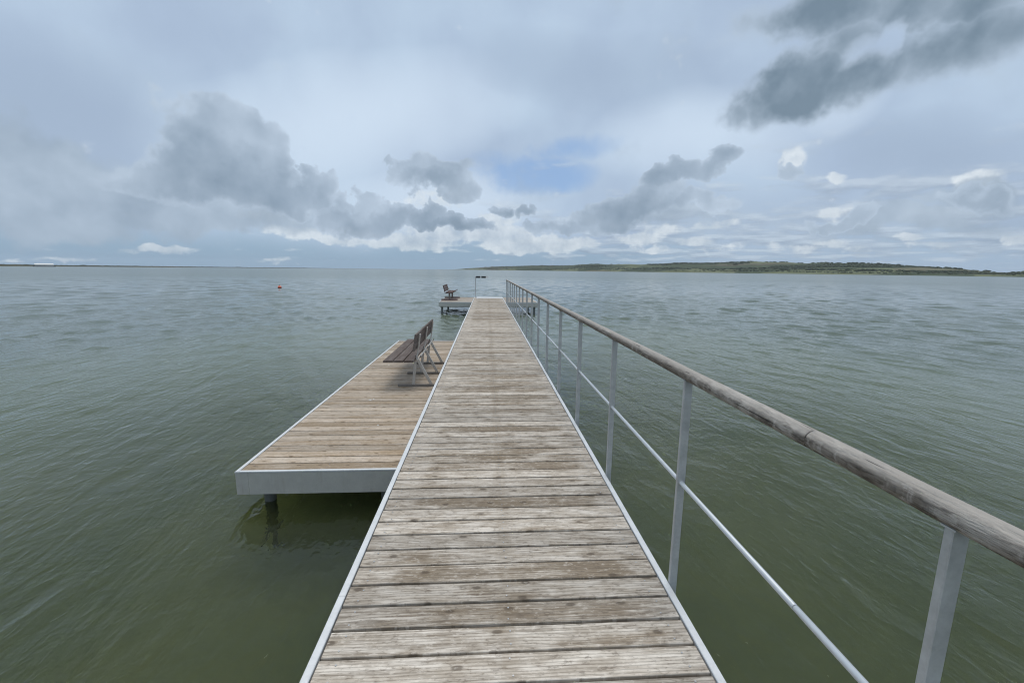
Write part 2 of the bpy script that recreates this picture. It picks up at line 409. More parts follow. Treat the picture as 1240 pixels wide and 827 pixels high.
for y in (EY0 + .17, EY1 - .3):
    s_ = MB(); s_.box(EX0 + .05, EX1 - .05, y - .05, y + .05, ZE - .26, ZE - .228, .003); s_.build('cross_beam', M_FASC, ep, oge)
    for x in (EX0 + .16, -.8, 1.0, EX1 - .16):
        s_ = MB(); s_.tube([(x, y, -2.4), (x, y, ZE - .261)], .055, 14); s_.build('pile', M_PILE, ep, oge)

# ------------------------------------------------------------------ near bench
ogb = (-1.12, 7.45, ZS)
bn = thing('bench', ogb, 'dark brown slatted bench with grey A-shaped legs on the lowered left platform', 'bench')
BY0, BY1 = 6.54, 8.64
def bz(z): return ZS + z
for i in range(3):
    b = MB(); b.board(BY0, BY1, -1.515 + .158 * i, .146, .030, bz(.460), 8, .006, 'y'); b.build('seat_slat', M_SLAT, bn, ogb)
# back boards lie on a plane leaning back towards the walkway
for zc in (.665, .803):
    xc = -1.121 + (zc - .42) * .155
    d = Vector((.155, 0, 1)).normalized()
    s_ = MB(); s_.bar((xc - .028, BY0, bz(zc)), (xc - .028, BY1, bz(zc)), .126, .030, .006, ref=(1, 0, -.155)); s_.build('back_board', M_SLAT, bn, ogb)
for y in (6.74, 7.57, 8.40):
    s_ = MB(); s_.bar((-1.41, y, bz(.0185)), (-.84, y, bz(.0185)), .045, .034, .004); s_.build('foot_beam', M_BEAMD, bn, ogb)
    s_ = MB(); s_.bar((-1.165, y, bz(.037)), (-1.125, y, bz(.425)), .044, .030, .004, ref=(0, 1, 0)); s_.build('leg', M_FRAME, bn, ogb)
    s_ = MB(); s_.bar((-.885, y + .001, bz(.037)), (-1.10, y + .001, bz(.455)), .044, .030, .004, ref=(0, 1, 0)); s_.build('leg', M_FRAME, bn, ogb)
    s_ = MB(); s_.bar((-1.575, y, bz(.413)), (-1.08, y, bz(.413)), .024, .032, .003); s_.build('seat_arm', M_FRAME, bn, ogb)
    s_ = MB(); s_.bar((-1.105, y, bz(.43)), (-1.118 + .43 * .155 + .0105, y, bz(.845)), .05, .018, .004, ref=(1, 0, 0)); s_.build('back_upright', M_FRAME, bn, ogb)
    s_ = MB()
    for k in range(1):
        pts = [(-1.085 + .045 * math.cos(a), y + .03, bz(.505) + .05 * math.sin(a)) for a in [math.pi * (1.05 + .9 * j / 6) for j in range(7)]]
        s_.tube(pts, .009, 8)
    s_.build('hook', M_BEAMD, bn, ogb)
s_ = MB(); s_.bar((-1.073, BY0 + .1, bz(.455)), (-1.073, BY1 - .1, bz(.455)), .022, .022, .003); s_.build('stretcher', M_FRAME, bn, ogb)

# ------------------------------------------------------------------ far bench
CX = -1.97
ogf = (CX, 23.95, ZE)
fb = thing('bench', ogf, 'small reddish brown bench on floor skids, at the left end of the far platform', 'bench')
FY0, FY1 = 22.85, 25.15
for i, (x, z, a, w) in enumerate(((-.305, .735, 78, .10), (-.275, .625, 76, .10), (-.245, .515, 74, .10), (-.125, .418, 4, .11), (0, .41, 0, .11), (.125, .418, -8, .11), (.255, .455, -30, .11))):
    dx, dz = math.cos(R(a)), -math.sin(R(a))   # direction across the slat, section plane
    s_ = MB(); s_.bar((CX + x, FY0, ZE + z), (CX + x, FY1, ZE + z), w, .035, .005, ref=(math.sin(R(a)), 0, math.cos(R(a))))
    s_.build('back_slat' if i < 3 else 'seat_slat', M_SLAT2, fb, ogf)
for y in (23.05, 24.9):
    s_ = MB(); s_.bar((CX - .43, y, ZE + .0365), (CX + .43, y, ZE + .0365), .09, .07, .006); s_.build('floor_skid', M_BEAMW, fb, ogf)
    s_ = MB(); s_.bar((CX, y, ZE + .072), (CX, y, ZE + .365), .09, .07, .005, ref=(0, 1, 0)); s_.build('leg', M_BEAMD, fb, ogf)
    s_ = MB(); s_.bar((CX - .24, y, ZE + .376), (CX + .2, y, ZE + .376), .05, .03, .004); s_.build('seat_arm', M_BEAMD, fb, ogf)
    s_ = MB(); s_.bar((CX - .232, y, ZE + .38), (CX - .33, y, ZE + .78), .03, .04, .004, ref=(0, 1, 0)); s_.build('back_upright', M_BEAMD, fb, ogf)

# ------------------------------------------------------------------ sign on pole at the head
ogp = (-.66, 25.45, 0.006)
sg = thing('signpost', (-.66, 25.40, 0.0), 'thin grey pole carrying a narrow black two-piece board at the far end of the walkway', 'signpost')
ogp = (-.66, 25.40, 0.0)
s_ = MB(); s_.tube([(-.66, 25.40, .003), (-.66, 25.40, 1.16)], .022, 12); s_.build('pole', M_POST, sg, ogp)
s_ = MB(); s_.tube([(-.66, 25.40, 1.162), (-.66, 25.40, 1.21)], .028, 12); s_.tube([(-.66, 25.40, .002), (-.66, 25.40, .012)], .06, 14); s_.build('pole_fitting', M_STRIP, sg, ogp)
s_ = MB()
s_.bar((-.63, 25.36, 1.175), (.10, 25.36, 1.175), .02, .1, .003); s_.build('back_board', M_WHITE, sg, ogp)
for a, c in ((-.625, -.375), (-.305, -.055)):
    s_ = MB(); s_.bar((a, 25.343, 1.175), (c, 25.343, 1.175), .012, .108, .003); s_.build('black_panel', M_BLACK, sg, ogp)

# ------------------------------------------------------------------ buoy
bc = Vector((-22.6, 48.7, WATER))
by = thing('buoy', bc, 'small round orange red buoy floating alone on open water left of the jetty', 'buoy')
def sphere(rad, squash, z0, seg=20, rings=12):
    m_ = MB(); vs = []
    for i in range(rings + 1):
        th = math.pi * i / rings
        for j in range(seg):
            a = 2 * math.pi * j / seg
            vs.append((rad * math.sin(th) * math.cos(a), rad * math.sin(th) * math.sin(a), z0 + rad * squash * math.cos(th)))
    fs = [(i * seg + j, i * seg + (j + 1) % seg, (i + 1) * seg + (j + 1) % seg, (i + 1) * seg + j) for i in range(rings) for j in range(seg)]
    m_.add(vs, fs, 0, True); return m_
sphere(.20, .95, .08).build('float_ball', M_BUOY, by)
s_ = MB(); s_.tube([(0, 0, .02), (0, 0, .045), (0, 0, .07), (0, 0, .095)], [.196, .206, .206, .196], 24); s_.build('band', M_BUOYD, by)
s_ = MB(); s_.tube([(0, 0, .26), (0, 0, .30)], .05, 12); s_.tube([(.05 * math.cos(a), 0,   .32 + .05 * math.sin(a)) for a in [2 * math.pi * j / 12 for j in range(13)]], .012, 8); s_.build('lifting_eye', M_BUOYD, by)

# ------------------------------------------------------------------ far land
def ground_pt(px, dist):
    d = ray(px, 330); h = Vector((d.x, d.y, 0)).normalized()
    return h * dist
def interp(tab, x):
    for (a, fa), (c, fc) in zip(tab[:-1], tab[1:]):
        if a <= x <= c: return fa + (fc - fa) * (x - a) / (c - a)
    return tab[0][1] if x < tab[0][0] else tab[-1][1]
def land(name, p0, p1, step, shore, depth, topth, rows, mat, rough):
    """shore: distance of the waterline by bearing; topth: height of the ridge in metres by bearing"""
    vs = []; nx = int((p1 - p0) / step) + 1
    ridge = []
    for i in range(nx):
        px = p0 + step * i
        d0 = interp(shore, px); dp = interp(depth, px); H = interp(topth, px)
        for j in range(rows + 1):
            t_ = j / rows
            p = ground_pt(px, d0 + dp * t_)
            prof = (t_ / .75) ** .75 if t_ < .75 else 1 - (t_ - .75) * 1.6
            z = H * prof * (1 + rough * mnoise.noise(Vector((p.x * .004, p.y * .004, 1)))) + H * rough * .5 * mnoise.noise(Vector((p.x * .013, p.y * .013, 7))) * min(1, t_ * 4)
            if j == 0: z = -.6
            vs.append((p.x, p.y, WATER + z))
    m_ = MB(); k = rows + 1
    m_.add(vs, [(i * k + j, (i + 1) * k + j, (i + 1) * k + j + 1, i * k + j + 1) for i in range(nx - 1) for j in range(rows)], 0, True)
    return tag(m_.build(name, mat), kind='structure'), vs, nx, k

def land_mat(name, dark, light, brown, cell, thr=.5):
    m, t, b = new_mat(name); co = coords(t)
    w = t.v('ADD', co, t.v('SCALE', t.noise(co, .004, 3, .5, col=True), scale=90.0))
    vo = t.n('ShaderNodeTexVoronoi'); vo.inputs['Scale'].default_value = cell; t.put(vo.inputs['Vector'], t.v('MULTIPLY', w, (1, 1, 0)))
    cr = t.sep(vo.outputs['Color'])
    c = t.mix(t.ss(cr[0], thr, thr + .15), dark, light)
    c = t.mix(t.m('MULTIPLY', t.m('GREATER_THAN', cr[1], .93), .6), c, brown)
    n1 = t.noise(co, .03, 4, .6)
    k = t.m('MULTIPLY_ADD', t.m('SUBTRACT', n1, .5), 1.0, 1.0)
    t.put(b.inputs['Base Color'], t.mix(1.0, c, t.xyz(k, k, k), 'MULTIPLY')); b.inputs['Roughness'].default_value = .95
    b.inputs['Specular IOR Level'].default_value = .1
    return m
M_HILL = land_mat('hill_fields', (.068, .088, .054), (.15, .17, .10), (.15, .13, .10), .0045, .48)
M_FLAT = land_mat('flat_shore', (.06, .062, .045), (.09, .09, .06), (.12, .10, .08), .008, .5)
M_TREE = plain('far_foliage', (.058, .076, .050), .95, .7, .02)

shoreR = [(500, 3600), (548, 3200), (620, 2400), (720, 1800), (900, 1350), (1100, 1050), (1240, 850), (1500, 700)]
depthR = [(500, 900), (900, 800), (1240, 500), (1500, 450)]
def hz(px): return 326.7 + .0105 * (px - 589.3)
topR = [(530, 327.5), (548, 326.4), (575, 324.6), (600, 323.2), (640, 322), (700, 321), (760, 320.5), (830, 320), (900, 319.6), (950, 320.6), (1000, 322.0), (1060, 323.4), (1100, 325.2), (1160, 328.0), (1210, 331.3), (1225, 331.8), (1240, 331.0), (1320, 331), (1500, 331)]
topH = []
for px, y in topR:
    d = interp(shoreR, px) + .75 * interp(depthR, px)
    topH.append((px, max(.6, (hz(px) - y) / F * d * 1.0 + 2.2)))
_, hv, hn, hk = land('hills', 530, 1500, 3, shoreR, depthR, topH, 16, M_HILL, .16)
shoreL = [(-300, 900), (0, 900), (200, 1300), (380, 2200), (480, 3600)]
depthL = [(-300, 300), (480, 500)]
topHL = [(-300, 2.6), (0, 2.9), (60, 2.7), (130, 2.5), (250, 2.2), (380, 1.6), (430, .6), (480, .3)]
_, lv, ln, lk = land('far_shore', -300, 470, 4, shoreL, depthL, topHL, 6, M_FLAT, .25)

ICO = [(-.526, 0, .851), (.526, 0, .851), (-.526, 0, -.851), (.526, 0, -.851), (0, .851, .526), (0, .851, -.526), (0, -.851, .526), (0, -.851, -.526), (.851, .526, 0), (-.851, .526, 0), (.851, -.526, 0), (-.851, -.526, 0)]
ICF = [(0, 4, 1), (0, 9, 4), (9, 5, 4), (4, 5, 8), (4, 8, 1), (8, 10, 1), (8, 3, 10), (5, 3, 8), (5, 2, 3), (2, 7, 3), (7, 10, 3), (7, 6, 10), (7, 11, 6), (11, 0, 6), (0, 1, 6), (6, 1, 10), (9, 0, 11), (9, 11, 2), (9, 2, 5), (7, 2, 11)]
def clump(m_, p, rx, rz):
    m_.add([(p[0] + x * rx * random.uniform(.7, 1.3), p[1] + y * rx * random.uniform(.7, 1.3), p[2] + rz * .5 + z * rz * random.uniform(.7, 1.25)) for x, y, z in ICO], ICF, 0, True)
m_ = MB()
for i in range(6, hn - 1):
    for j in range(1, hk - 2):
        p = hv[i * hk + j]; w = mnoise.noise(Vector((p[0] * .0035, p[1] * .0035, 3)))
        low = j <= 3
        if (w > .08) or (low and random.random() < .8) or (j == 12 and random.random() < .35):
            for _k in range(3):
                q = hv[random.choice((i, i + 1)) * hk + j]; f_ = random.random()
                pp = (p[0] + (q[0] - p[0]) * f_ + random.uniform(-8, 8), p[1] + (q[1] - p[1]) * f_ + random.uniform(-12, 12), p[2] - .5)
                hh = p[2] - WATER
                if hh < 3: continue
                s0 = random.uniform(1.6, 3.4) * min(1, hh / 14 + .25)
                clump(m_, pp, s0 * 1.5, s0 * .75)
tag(m_.build('hillside_wood', M_TREE), 'dark hedges and woods covering the low hills across the water', 'wood', kind='stuff')
m_ = MB()
for i in range(2, ln - 12):
    for _k in range(2):
        p = lv[i * lk + random.choice((2, 3, 4, 5))]
        s0 = random.uniform(.5, 1.0) * (1.8 if random.random() < .06 else 1)
        clump(m_, (p[0] + random.uniform(-5, 5), p[1], p[2] - .2), s0 * 4, s0 * .6)
tag(m_.build('shore_scrub', M_TREE), 'low dark scrub along the flat far shore on the left', 'scrub', kind='stuff')

# white low building on the left shore
d = ground_pt(55, 905); 
wb = thing('white_building', (d.x, d.y, WATER + .5), 'small low white building on the flat far shore at the left', 'building')
ax = Vector((d.y, -d.x, 0)).normalized(); ang = math.atan2(ax.y, ax.x); wb.rotation_euler[2] = ang
s_ = MB(); s_.box(-9, 9, -4, 4, -.5, 2.4, .02); s_.build('wall', M_WHITE, wb)
s_ = MB(); s_.add([(-9.4, -4.4, 2.41), (9.4, -4.4, 2.41), (9.4, 4.4, 2.41), (-9.4, 4.4, 2.41), (-9.0, 0, 4.0), (9.0, 0, 4.0)], [(0, 1, 5, 4), (2, 3, 4, 5), (0, 4, 3), (1, 2, 5), (3, 2, 1, 0)]); s_.build('roof', M_WHITE, wb)
s_ = MB(); s_.box(-11, 11, -4.45, -4.05, -.5, .7, .02); s_.build('plinth', M_ROOF, wb)

# ------------------------------------------------------------------ water
m, t, bsdf = new_mat('water'); co = coords(t)
x, y, z = t.sep(co)
far_ = t.ss(t.v('LENGTH', t.v('MULTIPLY', co, (1, .6, 0))), 3.5, 15.0)
wc = t.mix(far_, (.245, .305, .145), (.096, .124, .089))
t.put(bsdf.inputs['Base Color'], wc)
t.put(bsdf.inputs['Transmission Weight'], t.m('MULTIPLY_ADD', far_, -.95, .95))
t.put(bsdf.inputs['Roughness'], t.ss(t.v('LENGTH', co), 25, 150, .02, .20)); bsdf.inputs['IOR'].default_value = 1.333
ra = R(6)
u = t.m('ADD', t.m('MULTIPLY', x, math.cos(ra)), t.m('MULTIPLY', y, math.sin(ra)))
v_ = t.m('SUBTRACT', t.m('MULTIPLY', y, math.cos(ra)), t.m('MULTIPLY', x, math.sin(ra)))
gust = t.ss(t.noise(co, .035, 3, .6), .35, .68, .55, 1.35)
ndist = t.v('LENGTH', t.v('MULTIPLY', co, (1, .8, 0)))
fade = t.m('MULTIPLY', t.lin(ndist, 2, 10, .6, 1.0), t.ss(ndist, 12, 45, 1.0, .35))
h1 = t.noise(t.xyz(t.m('MULTIPLY', u, 2.3), t.m('MULTIPLY', v_, .75), 0.0), 1.0, 3, .5, .35)
h2 = t.noise(t.xyz(t.m('MULTIPLY', u, 7.5), t.m('MULTIPLY', v_, 3.4), 3.0), 1.0, 3, .55, .3)
h3 = t.noise(co, .33, 2, .5)
h4 = t.noise(t.v('MULTIPLY', co, (2.2, 2.8, 0)), 1.0, 4, .6, .3)
h6 = t.noise(t.v('MULTIPLY', co, (4.5, 4.0, 0)), 1.0, 2, .5, .3)
def crest(n_, p_):      # crested ripples: rounded troughs, narrow tops
    return t.m('POWER', t.m('MULTIPLY_ADD', t.m('ABSOLUTE', t.m('SUBTRACT', n_, .5)), -2.0, 1.0, clamp=True), p_)
hA = t.m('ADD', t.m('MULTIPLY', crest(h1, 1.6), .030), t.m('MULTIPLY', h1, .03))
hB = t.m('ADD', t.m('MULTIPLY', crest(h2, 2.0), .010), t.m('MULTIPLY', h2, .012))
hC = t.m('MULTIPLY', h4, t.ss(ndist, 4, 22, .03, .022))
hD = t.m('MULTIPLY', h6, t.ss(ndist, 10, 40, .014, .006))
h = t.m('ADD', t.m('ADD', hA, hB), t.m('ADD', hC, hD))
h = t.m('MULTIPLY', t.m('MULTIPLY', h, gust), fade)
h = t.m('ADD', h, t.m('MULTIPLY', h3, .06))
bump(t, bsdf, h, 1.0, 1.0)
import numpy as np
rng = np.random.default_rng(11)
rr_ = [.4]
while rr_[-1] < 420:
    q = rr_[-1]; rr_.append(q + (.16 if q < 4 else .10 if q < 20 else .10 + (q - 20) * .0065))
rr_ = np.array(rr_); hw = 1.32; NA = 860
th_ = np.linspace(-hw, hw, NA)
Rg, Tg = np.meshgrid(rr_, th_, indexing='ij')
Xg, Yg = Rg * np.sin(Tg), Rg * np.cos(Tg)
cell = np.maximum(np.gradient(rr_)[:, None] * np.ones_like(Tg), Rg * (th_[1] - th_[0]))
Zg = np.zeros_like(Xg)
NW = 56
for i in range(NW):      # a short wind sea: many small waves, crests mostly along the jetty
    lam = .55 * (4.2 / .55) ** rng.random()
    a_ = rng.normal(0, .75) + (math.pi if rng.random() < .3 else 0) + .12
    kx, ky = math.cos(a_) * 2 * math.pi / lam, math.sin(a_) * 2 * math.pi / lam
    slope = .18 * math.sqrt(2 / NW)
    w_ = np.clip((lam / cell - 2.6) / 3.0, 0, 1) * np.clip((Rg - 4 - 2.5 * lam) / 14, .12, 1)
    ph = kx * Xg + ky * Yg + rng.random() * 6.283
    grp = .65 + .35 * np.sin(Xg * rng.normal(0, .12) + Yg * rng.normal(0, .12) + rng.random() * 6.283)
    Zg += w_ * grp * slope * lam / (2 * math.pi) * (np.sin(ph) + .18 * np.sin(2 * ph + .6))
Zg *= np.clip((420 - Rg) / 60, 0, 1)
nr = len(rr_)
V_ = np.stack([Xg, Yg, WATER + Zg], -1).reshape(-1, 3).tolist()
I_ = (np.arange(nr - 1)[:, None] * NA + np.arange(NA - 1)[None, :]).reshape(-1)
F_ = np.stack([I_, I_ + NA, I_ + NA + 1, I_ + 1], -1).tolist()
# flat remainder: behind the viewer, and out to the horizon
o_ = len(V_); NB = 60; tb_ = np.linspace(hw, 2 * math.pi - hw, NB)
for r_ in (.4, 420.0):
    V_ += [(r_ * math.sin(q), r_ * math.cos(q), WATER) for q in tb_]
F_ += [(o_ + j, o_ + NB + j, o_ + NB + j + 1, o_ + j + 1) for j in range(NB - 1)]
o2 = len(V_); NC = 120; tc_ = np.linspace(0, 2 * math.pi, NC + 1)
for r_ in (419.9, 5200.0):
    V_ += [(r_ * math.sin(q), r_ * math.cos(q), WATER) for q in tc_]
F_ += [(o2 + j, o2 + NC + 1 + j, o2 + NC + 2 + j, o2 + j + 1) for j in range(NC)]
me = bpy.data.meshes.new('water'); me.from_pydata(V_, [], [tuple(f) for f in F_]); me.materials.append(m)
me.polygons.foreach_set('use_smooth', [True] * len(me.polygons)); me.update()
if me.polygons[0].normal.z < 0: me.flip_normals()
wo = bpy.data.objects.new('water', me); COL.objects.link(wo); tag(wo, kind='structure')

mb_, tb, bb = new_mat('lake_bed'); cb = coords(tb)
nb = tb.noise(cb, .5, 4, .6)
tb.put(bb.inputs['Base Color'], tb.mix(tb.ss(nb, .35, .68), (.27, .285, .205), (.375, .36, .25))); bb.inputs['Roughness'].default_value = 1.0
m_ = MB(); nn = 20; vs = []
for i in range(nn + 1):
    for j in range(nn + 1):
        x_, y_ = -60 + 120 * i / nn, -60 + 140 * j / nn
        vs.append((x_, y_, -1.55 + .10 * mnoise.noise(Vector((x_ * .2, y_ * .2, 2)))))
m_.add(vs, [(i * (nn + 1) + j, (i + 1) * (nn + 1) + j, (i + 1) * (nn + 1) + j + 1, i * (nn + 1) + j + 1) for i in range(nn) for j in range(nn)], 0, True)
tag(m_.build('lake_bed', mb_), kind='structure')

# ------------------------------------------------------------------ air
hm = bpy.data.materials.new('air'); hm.use_nodes = True; hn_ = hm.node_tree.nodes; hn_.clear()
ho = hn_.new('ShaderNodeOutputMaterial'); hp = hn_.new('ShaderNodeVolumePrincipled')
hp.inputs['Color'].default_value = (.86, .92, 1.0, 1); hp.inputs['Density'].default_value = 6e-5
hm.node_tree.links.new(hp.outputs[0], ho.inputs['Volume'])
m_ = MB(); A = 5600
m_.add([(-A, -A, -3.2), (A, -A, -3.2), (A, A, -3.2), (-A, A, -3.2), (-A, -A, 90), (A, -A, 90), (A, A, 90), (-A, A, 90)], [(0, 3, 2, 1), (4, 5, 6, 7), (0, 1, 5, 4), (1, 2, 6, 5), (2, 3, 7, 6), (3, 0, 4, 7)])
tag(m_.build('haze', hm), kind='stuff')

# ------------------------------------------------------------------ sky and light
SUN_EL, SUN_AZ = 71.0, 12.0     # azimuth from +Y towards +X
w = bpy.data.worlds.new('World'); S.world = w; w.use_nodes = True
T = NT(w.node_tree); bg = w.node_tree.nodes['Background']
bg.inputs['Strength'].default_value = .1
sky = T.n('ShaderNodeTexSky', sky_type='NISHITA'); sky.sun_disc = False
sky.sun_elevation = R(SUN_EL); sky.sun_rotation = R(SUN_AZ); sky.air_density = 1.0; sky.dust_density = 1.2
D = T.n('ShaderNodeTexCoord').outputs['Generated']
dx, dy, dz = T.sep(D)
az = T.m('MULTIPLY', T.m('ARCTAN2', dx, dy), 57.2958); el = T.m('MULTIPLY', T.m('ARCSINE', dz), 57.2958)
V = T.xyz(az, el, 0.0)
def SC(r, g, b): return (r * 10, g * 10, b * 10, 1)      # radiance at background strength 0.1
# irregular outlines: warp the bearing field
wA = T.v('SUBTRACT', T.noise(D, 5.0, 2, .5, col=True), (.5, .5, .5))
wB = T.v('SUBTRACT', T.noise(D, 15.0, 4, .55, col=True), (.5, .5, .5))
Vw = T.v('ADD', V, T.v('ADD', T.v('MULTIPLY', wA, (7, 5, 0)), T.v('MULTIPLY', wB, (7.0, 6.0, 0))))
Vw2 = T.v('ADD', V, T.v('MULTIPLY', wA, (9, 4, 0)))
Vh = T.v('ADD', V, T.v('MULTIPLY', wB, (4.0, 2.4, 0)))
def blobs(lst, vec):
    tot = None
    for (px, py, rx, ry, tilt, wt) in lst:
        c = azel(px, py); a = R(tilt)
        q = azel(px + rx * math.cos(a), py - rx * math.sin(a)); e = azel(px - ry * math.sin(a), py - ry * math.cos(a))
        v1 = (q[0] - c[0], q[1] - c[1]); v2 = (e[0] - c[0], e[1] - c[1])
        L1, L2 = math.hypot(*v1), math.hypot(*v2); ux, uy = v1[0] / L1, v1[1] / L1
        e1 = T.m('SUBTRACT', T.v('DOT_PRODUCT', vec, (ux / L1, uy / L1, 0)), (ux * c[0] + uy * c[1]) / L1)
        e2 = T.m('SUBTRACT', T.v('DOT_PRODUCT', vec, (-uy / L2, ux / L2, 0)), (-uy * c[0] + ux * c[1]) / L2)
        d2 = T.m('MULTIPLY_ADD', e1, e1, T.m('MULTIPLY', e2, e2))
        k = T.m('MULTIPLY_ADD', d2, -wt, wt, ); k = T.m('MAXIMUM', k, 0.0)
        tot = k if tot is None else T.m('MAXIMUM', tot, k)
    return tot
nbig = T.noise(D, 3.0, 3, .5, .3)
ncl = T.noise(D, 9.0, 5, .5)
ncl_up = T.noise(T.v('ADD', D, (-.018, 0, .035)), 9.0, 4, .5)
nfin = T.noise(D, 30.0, 5, .58)
relief = T.m('SUBTRACT', ncl, ncl_up)
# low cumulus deck in flat projection: rows that shrink towards the horizon
inv = T.m('DIVIDE', 1.0, T.m('ADD', T.m('MAXIMUM', dz, 0.0), .10))
P = T.v('SCALE', T.xyz(dx, dy, 0.0), scale=inv)
nrow = T.noise(P, 1.9, 5, .55, .2)
nrow_up = T.noise(T.v('SCALE', P, scale=.955), 1.9, 4, .55, .2)

# 1 clear air: Nishita, eased towards pale blue low down
low = T.ss(el, 0.0, 16.0, 1.0, 0.0)
base = T.mix(T.m('MULTIPLY_ADD', low, .2, .75), sky.outputs[0], T.mix(T.ss(el, 3.0, 9.0), SC(.275, .415, .56), SC(.255, .43, .74)))
# 2 high veil with a hole and a clear low band on the left
veilB = T.ss(T.m('ADD', T.m('MULTIPLY', nbig, .7), T.m('MULTIPLY', ncl, .3)), .32, .68)
veilC = T.mix(veilB, SC(.40, .505, .665), SC(.51, .64, .795))
glow = blobs([(430, 150, 230, 90, 10, 1), (850, 165, 190, 60, 5, .9), (540, 245, 150, 50, 0, 1.1), (1000, 130, 120, 50, 10, .8)], Vw2)
veilC = T.mix(T.m('MULTIPLY', glow, .75), veilC, SC(.66, .78, .92))
dim = blobs([(0, 130, 260, 110, 0, 1), (720, 90, 190, 60, 0, .8), (1140, 190, 150, 60, -5, 1), (1210, 250, 140, 60, 0, 1), (900, 270, 260, 50, 0, .6)], Vw2)
veilC = T.mix(T.m('MULTIPLY', dim, .75), veilC, SC(.365, .465, .61))
zen = T.ss(el, 36.0, 75.0)
veilC = T.mix(zen, veilC, SC(1.12, 1.08, 1.0))
hole = blobs([(655, 213, 80, 30, 0, 1.5), (695, 182, 76, 20, 8, .9), (608, 200, 55, 20, 0, .7)], Vh)
hole = T.m('MULTIPLY', T.ss(T.m('MULTIPLY_ADD', T.m('SUBTRACT', nfin, .5), .9, hole), .05, 1.3), .85)
lowL = T.m('MULTIPLY', T.ss(T.sep(Vw2)[1], 1.5, 5.5, 1.0, 0.0), T.ss(az, 12, 34, 1.0, .45))
vA = T.m('MULTIPLY', T.m('SUBTRACT', 1.0, T.m('MULTIPLY', hole, .95, clamp=True)), T.m('SUBTRACT', 1.0, T.m('MULTIPLY', lowL, .9)))
c = T.mix(vA, base, veilC)
# 3 far white cumulus near the horizon
W = [(640, 296, 75, 15, 0, 1.15), (590, 283, 80, 16, 0, .95), (380, 284, 80, 12, -6, 1.0), (470, 291, 95, 14, -4, 1.0), (330, 262, 60, 14, 0, .55), (700, 292, 30, 9, 0, .9),
     (775, 290, 40, 13, 0, .75), (796, 302, 30, 6, 0, .8), (842, 291, 34, 9, 0, .8), (800, 280, 46, 10, 0, .55), (870, 271, 40, 8, 0, .65),
     (962, 192, 24, 16, 10, .9), (1016, 214, 18, 8, 0, .6), (1014, 258, 38, 12, 0, .5), (1104, 291, 30, 6, 0, .65), (1045, 303, 26, 10, 0, .65), (1230, 292, 20, 9, 0, .8), (1010, 294, 24, 8, 0, .6),
     (190, 303, 62, 6, 0, .75), (60, 314, 90, 4, 0, .45), (330, 316, 40, 3, 0, .4), (960, 300, 60, 8, 0, .5), (1190, 222, 62, 16, 4, .5), (1150, 300, 60, 8, 0, .5), (880, 300, 40, 8, 0, .5), (540, 240, 80, 16, 0, .5), (600, 264, 50, 12, 0, .7), (540, 285, 120, 14, -3, .6), (760, 270, 60, 10, 0, .4)]
fs_ = T.m('ADD', T.m('MULTIPLY', T.m('SUBTRACT', nrow, .5), 2.4), T.m('MULTIPLY', T.m('MULTIPLY', T.ss(el, 17, 4, 0, 1), T.ss(el, .3, 2.2)), T.ss(az, -14, 14, .05, .62)))
as_ = T.ss(fs_, .30, .75)
rs = T.m('MULTIPLY_ADD', T.m('SUBTRACT', nrow, nrow_up), 4.0, .45, clamp=True)
c = T.mix(T.m('MULTIPLY', as_, .55), c, T.mix(rs, SC(.30, .375, .475), SC(.60, .685, .775)))
fw = T.m('ADD', T.m('MINIMUM', T.m('MULTIPLY', blobs(W, Vh), 1.3), 1.0), T.m('MULTIPLY', T.m('SUBTRACT', T.m('ADD', T.m('MULTIPLY', nfin, .8), T.m('MULTIPLY', nrow, .5)), .65), 2.1))
aw = T.ss(fw, .25, .8)
cw = T.mix(T.m('ADD', T.m('MULTIPLY_ADD', relief, 2.2, .58), T.m('MULTIPLY', T.m('SUBTRACT', nfin, .5), 1.6), clamp=True), SC(.42, .51, .61), SC(.84, .90, .94))
c = T.mix(T.m('MULTIPLY', aw, .74), c, cw)
# 4 nearer grey cumulus
BK = [(250, 258, 230, 36, 2, 1.0), (60, 240, 230, 62, 0, 1.1), (30, 190, 180, 62, -16, .9), (190, 225, 120, 50, 0, .9), (1190, 240, 100, 26, 0, .9), (1120, 274, 180, 26, 0, .85), (800, 262, 130, 26, 0, .6)]
fb_ = T.m('MULTIPLY_ADD', T.m('SUBTRACT', T.m('ADD', T.m('MULTIPLY', ncl, .7), T.m('MULTIPLY', nfin, .3)), .5), 1.7, T.m('MINIMUM', blobs(BK, Vw), .8))
c = T.mix(T.m('MULTIPLY', T.ss(fb_, .10, .70), .84), c, T.mix(T.m('MULTIPLY_ADD', relief, 2.4, T.m('MULTIPLY_ADD', nbig, 1.2, -.1), clamp=True), SC(.29, .375, .475), SC(.475, .575, .69)))
G = [(270, 172, 88, 60, -12, 1.2), (240, 205, 100, 44, 0, 1.1), (308, 208, 60, 52, 0, 1.2), (385, 226, 38, 30, 10, .95), (345, 230, 54, 26, 0, 1.0), (205, 192, 60, 26, 10, .8),
     (440, 258, 74, 24, -3, 1.1), (435, 240, 28, 18, 0, .9), (525, 213, 60, 25, 0, 1.1), (562, 226, 28, 24, 0, .75), (545, 270, 74, 14, -3, 1.0), (524, 258, 24, 15, 0, .8), (614, 246, 21, 12, 0, 1.0), (648, 249, 18, 10, 0, .8), (480, 203, 20, 12, 0, .6),
     (770, 247, 80, 27, 6, .95), (740, 262, 60, 20, 0, .9), (825, 214, 76, 20, 10, 1.0), (845, 250, 50, 15, 0, .75), (690, 268, 50, 12, 0, .75), (960, 206, 22, 12, 0, .7), (1190, 240, 70, 17, 0, .7), (1015, 264, 46, 10, 0, .75)]
